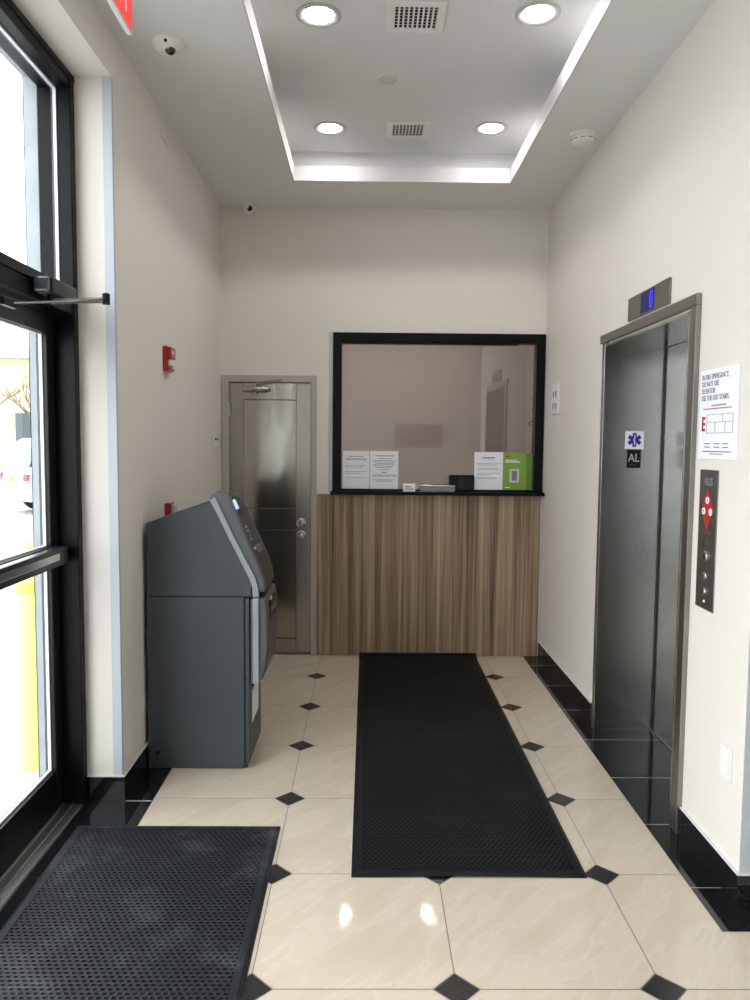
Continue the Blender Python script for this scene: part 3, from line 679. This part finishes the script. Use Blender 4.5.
# ------------------------------------------------------------------ cash machine
AY0, AY1 = 3.642, 4.045; ax0 = XL+BT+.006
am = thing('cash_machine', ((ax0-.55)/2, (AY0+AY1)/2, 0), 'dark grey free-standing cash machine with slanted silver-edged front against the left wall', 'cash machine')
MB().box(ax0, -.576, AY0, AY1, .001, .836).build('cabinet', 'atm', am, bevel=.004)
MB().box(-.571, -.552, AY0+.004, AY1-.004, .030, .832).build('safe_door', 'atm', am, bevel=.005)
MB().box(-.577, -.565, AY0+.012, AY1-.012, .001, .83).build('door_gasket', 'atm_dark', am)
MB().prism([(ax0, .838), (ax0, 1.184), (-.722, 1.296), (-.540, .915), (-.540, .838)], 1, AY0, AY1).build('upper_housing', 'atm', am, bevel=.004)
b = MB(); b.lathe((ax0+.045, AY0, .078), [(.011, 0), (.011, .003), (.006, .004), (0, .0042)], axis=1, sign=-1, seg=16); b.build('cable_hole_plug', 'black', am)
# profile (x, z) of the fascia: top, slanted front, belly, tucked underside
outer = [(-.738, 1.300), (-.728, 1.322), (-.700, 1.338), (-.668, 1.338), (-.645, 1.318), (-.60, 1.212), (-.55, 1.088), (-.505, .985), (-.484, .925), (-.474, .86)]
lower = [(-.474, .832), (-.466, .76), (-.463, .66), (-.465, .57), (-.474, .49), (-.490, .438), (-.518, .415)]
back_u = [(-.538, .86), (-.538, .918), (-.712, 1.280)]
def band(pts, inset):
    out = []
    for i, p in enumerate(pts):
        a = Vector(pts[max(i-1, 0)]); c = Vector(pts[min(i+1, len(pts)-1)]); d = (c-a).normalized(); n = Vector((d.y, -d.x))
        q = Vector(p) + n*inset; out.append((q.x, q.y))
    return out
# hood centre, slightly sunk between two rims
inn = [(x, z-.022 if z > 1.25 else z) for x, z in band(outer, .006)]
fc = MB().prism(inn + back_u[:1] + back_u[1:], 1, AY0+.035, AY1-.055).build('fascia', 'atm_dark', am, bevel=.002)
far_rim = [(x-.006, z-.030 if z > 1.2 else z) for x, z in outer]
for y0, y1, pf in ((AY0+.002, AY0+.040, outer), (AY1-.062, AY1-.002, far_rim)):
    MB().prism(pf + back_u[:2] + [(-.722, 1.262)], 1, y0, y1).build('fascia_rim', 'atm_face', am, bevel=.010, seg=3)
MB().prism(lower + [(-.548, .415), (-.548, .832)], 1, AY0+.002, AY1-.002).build('lower_hood', 'atm_face', am, bevel=.014, seg=3)
# silver side strip following the fascia edge
path = [(-.735, 1.297), (-.700, 1.232), (-.640, 1.106), (-.582, .990), (-.549, .925), (-.536, .88), (-.534, .838)]
path2 = [(-.708, 1.312), (-.677, 1.245), (-.618, 1.118), (-.557, 1.000), (-.521, .930), (-.508, .88), (-.506, .838)]
MB().prism(path + path2[::-1], 1, AY0-.010, AY0+.03).build('side_trim', 'atm_trim', am, bevel=.004)
MB().prism([(-.534, .832), (-.506, .832), (-.506, .420), (-.534, .420)], 1, AY0-.010, AY0+.03).build('side_trim', 'atm_trim', am, bevel=.004)
MB().prism(path + path2[::-1], 1, AY1-.03, AY1+.010).build('side_trim', 'atm_trim', am, bevel=.004)
MB().prism([(-.534, .832), (-.506, .832), (-.506, .420), (-.534, .420)], 1, AY1-.03, AY1+.010).build('side_trim', 'atm_trim', am, bevel=.004)
# things on the slanted front: s runs down the slope, n outwards
A_, B_ = Vector((-.652, 1.300)), Vector((-.505, .965)); dd = (B_-A_).normalized(); nn = Vector((-dd.y, dd.x))
if nn.x < 0: nn = -nn
A_ = A_ - nn*.004
def slope(s0, s1, y0, y1, n0, n1):
    q = [A_+dd*s0+nn*n0, A_+dd*s1+nn*n0, A_+dd*s1+nn*n1, A_+dd*s0+nn*n1]
    return MB().prism([(v.x, v.y) for v in q], 1, y0, y1)
sc = slope(-.005, .105, AY0+.045, AY1-.20, -.006, .009).build('screen_bezel', 'black', am, bevel=.002)
slope(.012, .062, AY0+.060, AY0+.150, .009, .0105).build('screen', 'screen', sc)
kp = slope(.14, .235, AY0+.075, AY1-.19, -.002, .006).build('keypad_plate', 'black', am, bevel=.002)
for r_ in range(4):
    for c_ in range(3):
        slope(.150+r_*.021, .163+r_*.021, AY0+.088+c_*.022, AY0+.104+c_*.022, .006, .011).build('key', 'satin', kp, bevel=.001)
slope(.262, .276, AY0+.10, AY0+.118, 0, .014).build('function_button', 'white', am, bevel=.003)
cr_ = slope(.262, .30, AY0+.15, AY0+.24, -.002, .022).build('card_reader', 'frame_steel', am, bevel=.006)
slope(.275, .281, AY0+.16, AY0+.23, .022, .0232).build('card_slot', 'black', cr_)
MB().box(-.475, -.462, AY0+.09, AY1-.09, .70, .80).build('cash_dispenser', 'black', am, bevel=.004)
MB().box(-.466, -.458, AY0+.10, AY0+.125, .805, .822).build('white_glint', 'white', am, bevel=.002)  # white chip modelled as the small glint on the hood
MB().box(-.4625, -.4605, AY0+.11, AY1-.11, .735, .765).build('dispenser_slot', 'frame_steel', am)
b = MB(); b.box(-.5520, -.5505, AY0+.08, AY0+.30, .20, .36); b.build('paper_label', 'paper', am)

# ------------------------------------------------------------------ rubber mats
def rubber_mat(name, x0, x1, y0, y1, mt, lab, pitch=.0215, wob=0):
    r = thing(name, ((x0+x1)/2, (y0+y1)/2, 0), lab, 'floor mat', 'rubber floor mats')
    bw_, h = .038, .011
    def zc(x, y):    # a little buckle along the near edge, far edge pushed up the panel
        if not wob: return 0
        if y > y1-.09: return .024*((y-y1+.09)/.09)**2
        t = max(0, 1-(y-y0)/.10); return wob*t*t*max(0, math.sin((x-x0)/(x1-x0)*PI*1.15-.3))
    b = MB(); n = 28
    ring = [(x0, y0, x1, y1)]
    # bevelled border as a swept strip
    def strip(p, q, inw):
        al = (q-p).normalized(); L = (q-p).length
        prof = ((0, .001), (.002, .004), (.016, h), (bw_, h), (bw_, .001))
        for i in range(n):
            cols = []
            for t in (i/n, (i+1)/n):
                col = []
                for d_, z_ in prof:      # mitred corners
                    v = p + al*(d_ + (L-2*d_)*t) + inw*d_; col.append((v.x, v.y, z_+zc(v.x, v.y)))
                cols.append(col)
            for k in range(4): b.poly([cols[0][k], cols[1][k], cols[1][k+1], cols[0][k+1]])
    c00, c10, c11, c01 = Vector((x0, y0, 0)), Vector((x1, y0, 0)), Vector((x1, y1, 0)), Vector((x0, y1, 0))
    strip(c00, c10, Vector((0, 1, 0))); strip(c10, c11, Vector((-1, 0, 0))); strip(c11, c01, Vector((0, -1, 0))); strip(c01, c00, Vector((1, 0, 0)))
    b.build('border', mt, r, smooth=True)
    # perforated field: staggered rows of slots
    b = MB(); ix0, ix1, iy0, iy1 = x0+bw_-.001, x1-bw_+.001, y0+bw_-.001, y1-bw_+.001
    nx = int(round((ix1-ix0)/pitch)); ny = int(round((iy1-iy0)/(pitch*.80))); dx = (ix1-ix0)/nx; dy = (iy1-iy0)/ny
    z = h-.002; zb = .002; V = b.v; Fc = b.f
    for j in range(ny):
        off = .5*dx if j % 2 else 0
        for i in range(-1, nx+1):
            cx0, cx1 = max(ix0, ix0+i*dx+off), min(ix1, ix0+(i+1)*dx+off)
            if cx1-cx0 < dx*.3: 
                if cx1-cx0 > 1e-5: 
                    yA = iy0+j*dy; b.poly([(cx0, yA, z), (cx1, yA, z), (cx1, yA+dy, z), (cx0, yA+dy, z)])
                continue
            yA, yB_ = iy0+j*dy, iy0+(j+1)*dy; wx = (cx1-cx0)*.22; wy = dy*.29
            k = len(V)
            zz = zc((cx0+cx1)/2, yA) if yA > y1-.2 else 0
            V += [(cx0, yA, z+zc(0, yA)*(yA > y1-.2)), (cx1, yA, z+zc(0, yA)*(yA > y1-.2)), (cx1, yB_, z+zc(0, yB_)*(yB_ > y1-.2)), (cx0, yB_, z+zc(0, yB_)*(yB_ > y1-.2)), (cx0+wx, yA+wy, z+.0012), (cx1-wx, yA+wy, z+.0012), (cx1-wx, yB_-wy, z+.0012), (cx0+wx, yB_-wy, z+.0012),
                  (cx0+wx, yA+wy, zb), (cx1-wx, yA+wy, zb), (cx1-wx, yB_-wy, zb), (cx0+wx, yB_-wy, zb)]
            for q in ((0, 1, 5, 4), (1, 2, 6, 5), (2, 3, 7, 6), (3, 0, 4, 7), (4, 5, 9, 8), (5, 6, 10, 9), (6, 7, 11, 10), (7, 4, 8, 11), (8, 9, 10, 11)):
                Fc.append(tuple(k+t for t in q)); b.m.append(0)
            if zz: V[k+4:k+12] = [(v[0], v[1], v[2]+zz) for v in V[k+4:k+12]]
    b.build('perforated_field', mt, r, recalc=False)
    return r
rubber_mat('rubber_mat', -.045, .815, 2.708, 5.632, 'rubber', 'long black rubber runner mat leading to the service window', wob=.006)
rubber_mat('rubber_mat', -1.168, -.341, .95, 3.078, 'rubberdust', 'dusty black rubber mat inside the glass entrance door')

# ------------------------------------------------------------------ ceiling fittings
def downlight(x, y, lab):
    z = TZ
    r = thing('ceiling_light', (x, y, z), lab, 'ceiling light', 'round recessed ceiling lights')
    b = MB(); b.lathe((x, y, z), [(.100, -.0008), (.100, .004), (.095, .007), (.085, .0075), (.070, .0035), (.065, .001)], sign=-1, seg=48); b.build('trim_ring', 'ring', r, smooth=True)
    b = MB(); b.lathe((x, y, z), [(.0655, .0012), (.064, .0035), (0, .0045)], sign=-1, seg=48); b.build('diffuser', 'lamp', r, smooth=True)
    return r
base_l = downlight(-.228, 3.583, 'round recessed ceiling light, nearest on the left side of the tray')
for x, y, lab in ((.733, 3.545, 'round recessed ceiling light, nearest on the right side of the tray'),
                  (-.237, 4.825, 'round recessed ceiling light at the far left of the tray'),
                  (.727, 4.795, 'round recessed ceiling light at the far right of the tray'),):
    c = copy_tree(base_l); c.location = (x, y, TZ); c['label'] = lab
def vent(x, y, w_, d_, lab):
    r = thing('ceiling_vent', (x, y, TZ), lab, 'vent', 'ceiling air vents')
    z = TZ; x0, x1, y0, y1 = x-w_/2, x+w_/2, y-d_/2, y+d_/2; f = .035
    b = MB(); b.box(x0, x0+f, y0, y1, z-.008, z-.0005); b.box(x1-f, x1, y0, y1, z-.008, z-.0005); b.box(x0+f, x1-f, y0, y0+f, z-.008, z-.0005); b.box(x0+f, x1-f, y1-f, y1, z-.008, z-.0005)
    b.build('vent_frame', 'white', r, bevel=.002)
    MB().box(x0+f-.002, x1-f+.002, y0+f-.002, y1-f+.002, z-.0016, z-.0004).build('duct_backing', 'black', r)
    n = 9
    for i in range(n+1):
        xx = x0+f+(x1-x0-2*f)*(i/n)
        MB().prism([(xx-.0035, z-.0018), (xx-.0020, z-.0018), (xx+.0045, z-.0085), (xx+.0030, z-.0085)], 1, y0+f, y1-f).build('louvre_blade', 'white', r)
    b = MB(); m_ = 7
    for i in range(1, m_): yy = y0+f+(y1-y0-2*f)*i/m_; b.box(x0+f, x1-f, yy-.0014, yy+.0014, z-.0032, z-.0018)
    b.build('cross_blades', 'whiteplate', r)
vent(.200, 3.585, .262, .245, 'square white ceiling air vent, the nearer of the two in the tray')
vent(.229, 4.827, .256, .235, 'square white ceiling air vent, the farther of the two in the tray')
t = thing('ceiling_disc', (.089, 4.181, TZ), 'flat round white cover plate between the two ceiling vents', 'cover plate')
MB().lathe((.089, 4.181, TZ), [(.055, .0003), (.055, .004), (.048, .008), (0, .009)], sign=-1, seg=40).build('cover', 'disc', t, smooth=True)
MB().lathe((.089, 4.181, TZ), [(.057, .0002), (.057, .002), (.055, .003)], sign=-1, seg=40).build('mounting_ring', 'white', t, smooth=True)
t = thing('smoke_detector', (1.150, 4.30, ZC), 'white round smoke detector on the ceiling above the elevator', 'smoke detector')
MB().lathe((1.150, 4.30, ZC), [(.078, .0003), (.078, .012), (.070, .018)], sign=-1, seg=40).build('base_ring', 'whiteplate', t, smooth=True)
MB().lathe((1.150, 4.30, ZC), [(.066, .016), (.064, .034), (.052, .044), (.040, .047), (0, .050)], sign=-1, seg=40).build('detector_head', 'white', t, smooth=True)
b = MB()
for k in range(10):
    a = 2*PI*k/10; c_, s_ = math.cos(a), math.sin(a); R = .0645
    b.tube([(1.150+R*math.cos(a-.2), 4.30+R*math.sin(a-.2), ZC-.031), (1.150+R*c_, 4.30+R*s_, ZC-.031), (1.150+R*math.cos(a+.2), 4.30+R*math.sin(a+.2), ZC-.031)], .0022, 6)
b.build('vent_slots', 'ink', t)

def dome_cam(x, y, R, lab):
    r = thing('dome_camera', (x, y, ZC), lab, 'security camera', 'security cameras on the ceiling')
    MB().lathe((x, y, ZC), [(R, .0003), (R, .010), (R*.93, .016), (R*.88, .024), (R*.72, .036), (R*.45, .043), (0, .046)], sign=-1, seg=40).build('housing', 'white', r, smooth=True)
    n = 8; c = Vector((x+R*.22, y-R*.28, ZC-.036)); rr = R*.34
    lb = MB().lathe(tuple(c), [(rr*math.sin(PI*k/12), -rr*math.cos(PI*k/12)) for k in range(13)], seg=28).build('lens_ball', 'dome', r, smooth=True)
    MB().lathe((c.x-.2*rr, c.y-rr*.93, c.z-.1*rr), [(rr*.34, 0), (rr*.34, .004), (0, .0045)], axis=1, sign=-1, seg=18).build('lens', 'chrome', lb, smooth=True)
    MB().lathe((x+R*.08, y-R*.84, ZC-.021), [(.006, 0), (.006, .008), (0, .0085)], axis=1, sign=-1, seg=12).build('infrared_sensor', 'black', r)
    return r
dome_cam(-.843, 3.385, .066, 'white dome security camera on the ceiling, nearer one above the entrance side')
# small turret camera close to the back wall
x, y = -.842, 5.575
t = thing('turret_camera', (x, y, ZC), 'small turret security camera on the ceiling above the steel door', 'security camera', 'security cameras on the ceiling')
MB().lathe((x-.012, y, ZC), [(.046, .0003), (.046, .010), (.036, .022), (.03, .026), (0, .028)], sign=-1, seg=32).build('housing', 'white', t, smooth=True)
MB().lathe((x+.0, y-.016, ZC-.040), [(.042*math.sin(PI*k/12), -.042*math.cos(PI*k/12)) for k in range(13)], seg=28).build('eyeball', 'white', t, smooth=True)
MB().lathe((x+.016, y-.046, ZC-.050), [(.019, -.006), (.019, .006), (.016, .009), (0, .010)], axis=1, sign=-1, seg=24).build('lens', 'dome', t, smooth=True)

# exit sign hanging along the left side
ex_ = thing('exit_sign', (-.845, 2.6, ZC), 'red lit EXIT sign with white edge hanging from the ceiling above the entrance', 'exit sign')
sx0, sx1, sy0, sy1, sz0, sz1 = -.855, -.835, 2.50, 2.858, 2.992, 3.205
MB().box(sx0, sx1, sy0, sy1, sz0, sz1).build('housing', 'white', ex_, bevel=.003)
MB().box(sx1, sx1+.0015, sy0+.012, sy1-.009, sz0+.009, sz1-.010).build('lit_face', 'exitred', ex_)
text('lettering', 'EXIT', .195, (sx1+.0022, 2.675, 3.033), '+x', 'exitpale', ex_, 'CENTER', .72)
MB().box(-.875, -.830, 2.60, 2.75, sz1, ZC).build('canopy_mount', 'white', ex_, bevel=.002)

# ------------------------------------------------------------------ outside
GZ = -.12
b = MB(); b.box(-60, XO, -30, 60, GZ-.1, GZ); b.box(-2.3, XB-.016, YR, YREV-.002, GZ, -.005)
struct('ground', b, 'asphalt')
struct('wall_facade', MB().box(XO-.004, XO-.0005, YREV-.004, 12, GZ, 6).box(XO-.004, XO-.0005, -8, YREV-.004, ZREV-.004, 6), 'concrete')
b = MB(); b.box(XO-.004, XB-.006, YREV-.004, YREV-.0005, -.004, ZREV-.005); b.box(XO-.004, XB-.006, -1.95, YREV-.004, ZREV-.005, ZREV-.001)
struct('trim_8', b, 'concrete')
t = thing('bollard', (-1.70, 3.95, GZ), 'yellow parking bollard outside the glass entrance door', 'bollard')
MB().lathe((-1.70, 3.95, GZ), [(.083, 0), (.083, 1.12), (.076, 1.15), (.055, 1.175), (.028, 1.187), (0, 1.19)], seg=32).build('sleeve', 'yellow', t, smooth=True)
MB().lathe((-1.70, 3.95, GZ+.92), [(.0845, 0), (.0845, .05)], seg=32).build('stripe', 'gold', t, smooth=True)

def car(x, y, rz, paint, lab, suv=True, rearplate=True):
    r = thing('car', (0, 0, 0), lab, 'car', 'cars parked outside')
    W, L = .93, 4.6; Hh = 1.70 if suv else 1.46; bl = .98
    pr = [(0, .32), (0, .80), (.06, bl), (.25, bl+.06), (L-1.1, bl), (L-.1, .78), (L, .55), (L-.05, .30), (3.95, .26), (.5, .26)]
    MB().prism([(q[0], q[1]) for q in pr], 0, -W, W).build('body', paint, r, bevel=.06, seg=3)
    MB().prism([(.12, bl), (.34, Hh-.10), (.55, Hh), (2.3, Hh), (3.3, bl+.04)], 0, -W+.10, W-.10).build('cabin', paint, r, bevel=.05, seg=3)
    MB().prism([(.10, bl+.10), (.28, Hh-.20), (.32, Hh-.20), (.16, bl+.10)], 0, -W+.22, W-.22).build('rear_window', 'carglass', r)
    for s_ in (-1, 1):
        a, c = sorted((s_*(W-.105), s_*(W-.09)))
        MB().prism([(.45, bl+.08), (.62, Hh-.16), (2.25, Hh-.16), (2.95, bl+.08)], 0, a, c).build('side_window', 'carglass', r)
        a, c = sorted((s_*(W-.30), s_*(W-.02)))
        MB().box(a, c, -.015, .08, .76, .92).build('tail_lamp', 'tail', r, bevel=.01)
        for yy in (.85, 3.65):
            MB().lathe((s_*(W-.10), yy, .33), [(.20, -.10), (.33, -.09), (.33, .09), (.20, .10)], axis=0, seg=28).build('wheel', 'tyre', r, smooth=True)
    MB().box(-W+.05, W-.05, -.05, .06, .38, .60).build('rear_bumper', paint, r, bevel=.03)
    MB().box(-.15, .15, -.062, -.04, .72, .87).build('number_plate', 'gold', r)
    MB().box(-.60, .60, -.012, .0, .68, .705).build('trim_line', 'cargrey', r)
    r.location = (x, y, GZ); r.rotation_euler = (0, 0, rz)
    return r
car(-7.94, 17.5, -.80, 'carwhite', 'white car with a yellow rear plate parked outside the glass door')
car(-13.6, 25.5, 1.35, 'cargrey', 'dark grey car parked far behind the white car outside')
car(-11.4, 21.5, .10, 'caryellow', 'yellow car beyond the white car at the left edge of the glass door')

def tree(x, y, H, seed, lab):
    rnd = random.Random(seed); b = MB()
    def branch(p, d, L, r, lev):
        q = p + d*L; m_ = p + d*L*.5 + Vector((rnd.uniform(-1, 1), rnd.uniform(-1, 1), 0))*L*.05
        b.tube([p, m_, q], [r, r*.85, r*.65], 5)
        if lev == 0: return
        for k in range(3):
            dv = (d + Vector((rnd.uniform(-.6, .6), rnd.uniform(-.6, .6), rnd.uniform(-.05, .35)))).normalized()
            branch(p + d*L*rnd.uniform(.55, 1), dv, L*rnd.uniform(.6, .8), r*.6, lev-1)
    branch(Vector((x, y, GZ)), Vector((0, 0, 1)), H*.32, H*.018, 4)
    tag(b.build('bare_tree', 'bark', None, recalc=False), lab, 'tree', 'bare trees outside')
tree(-15.5, 31, 7.0, 1, 'bare tree outside at the left edge of the glass door, before the tan building')
tree(-11.8, 29, 5.5, 2, 'bare tree outside, between the left edge of the glass and the grey pillar')
tree(-12.8, 33.5, 6.0, 3, 'bare tree outside, nearest to the grey pillar in view')
bg = thing('building', (-22, 42, GZ), 'long tan building across the lot seen through the entrance door', 'building')
MB().box(-45, -12, 38, 50, GZ, 5.4).build('wall', 'tan', bg)
MB().box(-45.3, -11.7, 37.7, 50.3, 5.4, 5.75).build('roof_edge', 'concrete', bg)
for i in range(6): MB().box(-43+i*5.2, -41+i*5.2, 37.94, 38.02, 1.2, 2.8).build('window', 'carglass', bg)
t = thing('storage_shed', (-9.3, 24.7, GZ), 'grey box-shaped shed outside behind the white car', 'shed')
MB().box(-9.75, -8.9, 24, 25.4, GZ, 2.35).build('walls', 'concrete', t, bevel=.01)
MB().prism([(-9.85, 2.35), (-8.8, 2.35), (-9.0, 2.62), (-9.6, 2.62)], 1, 23.9, 25.5).build('roof', 'cargrey', t)

# board on the rear wall (seen mirrored in the service window)
t = thing('wall_board', (.9, YR, 1.5), 'dull brown framed board mirrored faintly in the service window', 'wall board')
MB().box(.48, 1.30, YR+.001, YR+.03, 1.48, 1.88).build('board', 'board', t, bevel=.004)
MB().box(.46, 1.32, YR+.001, YR+.02, 1.46, 1.90).build('board_frame', 'booth', t)
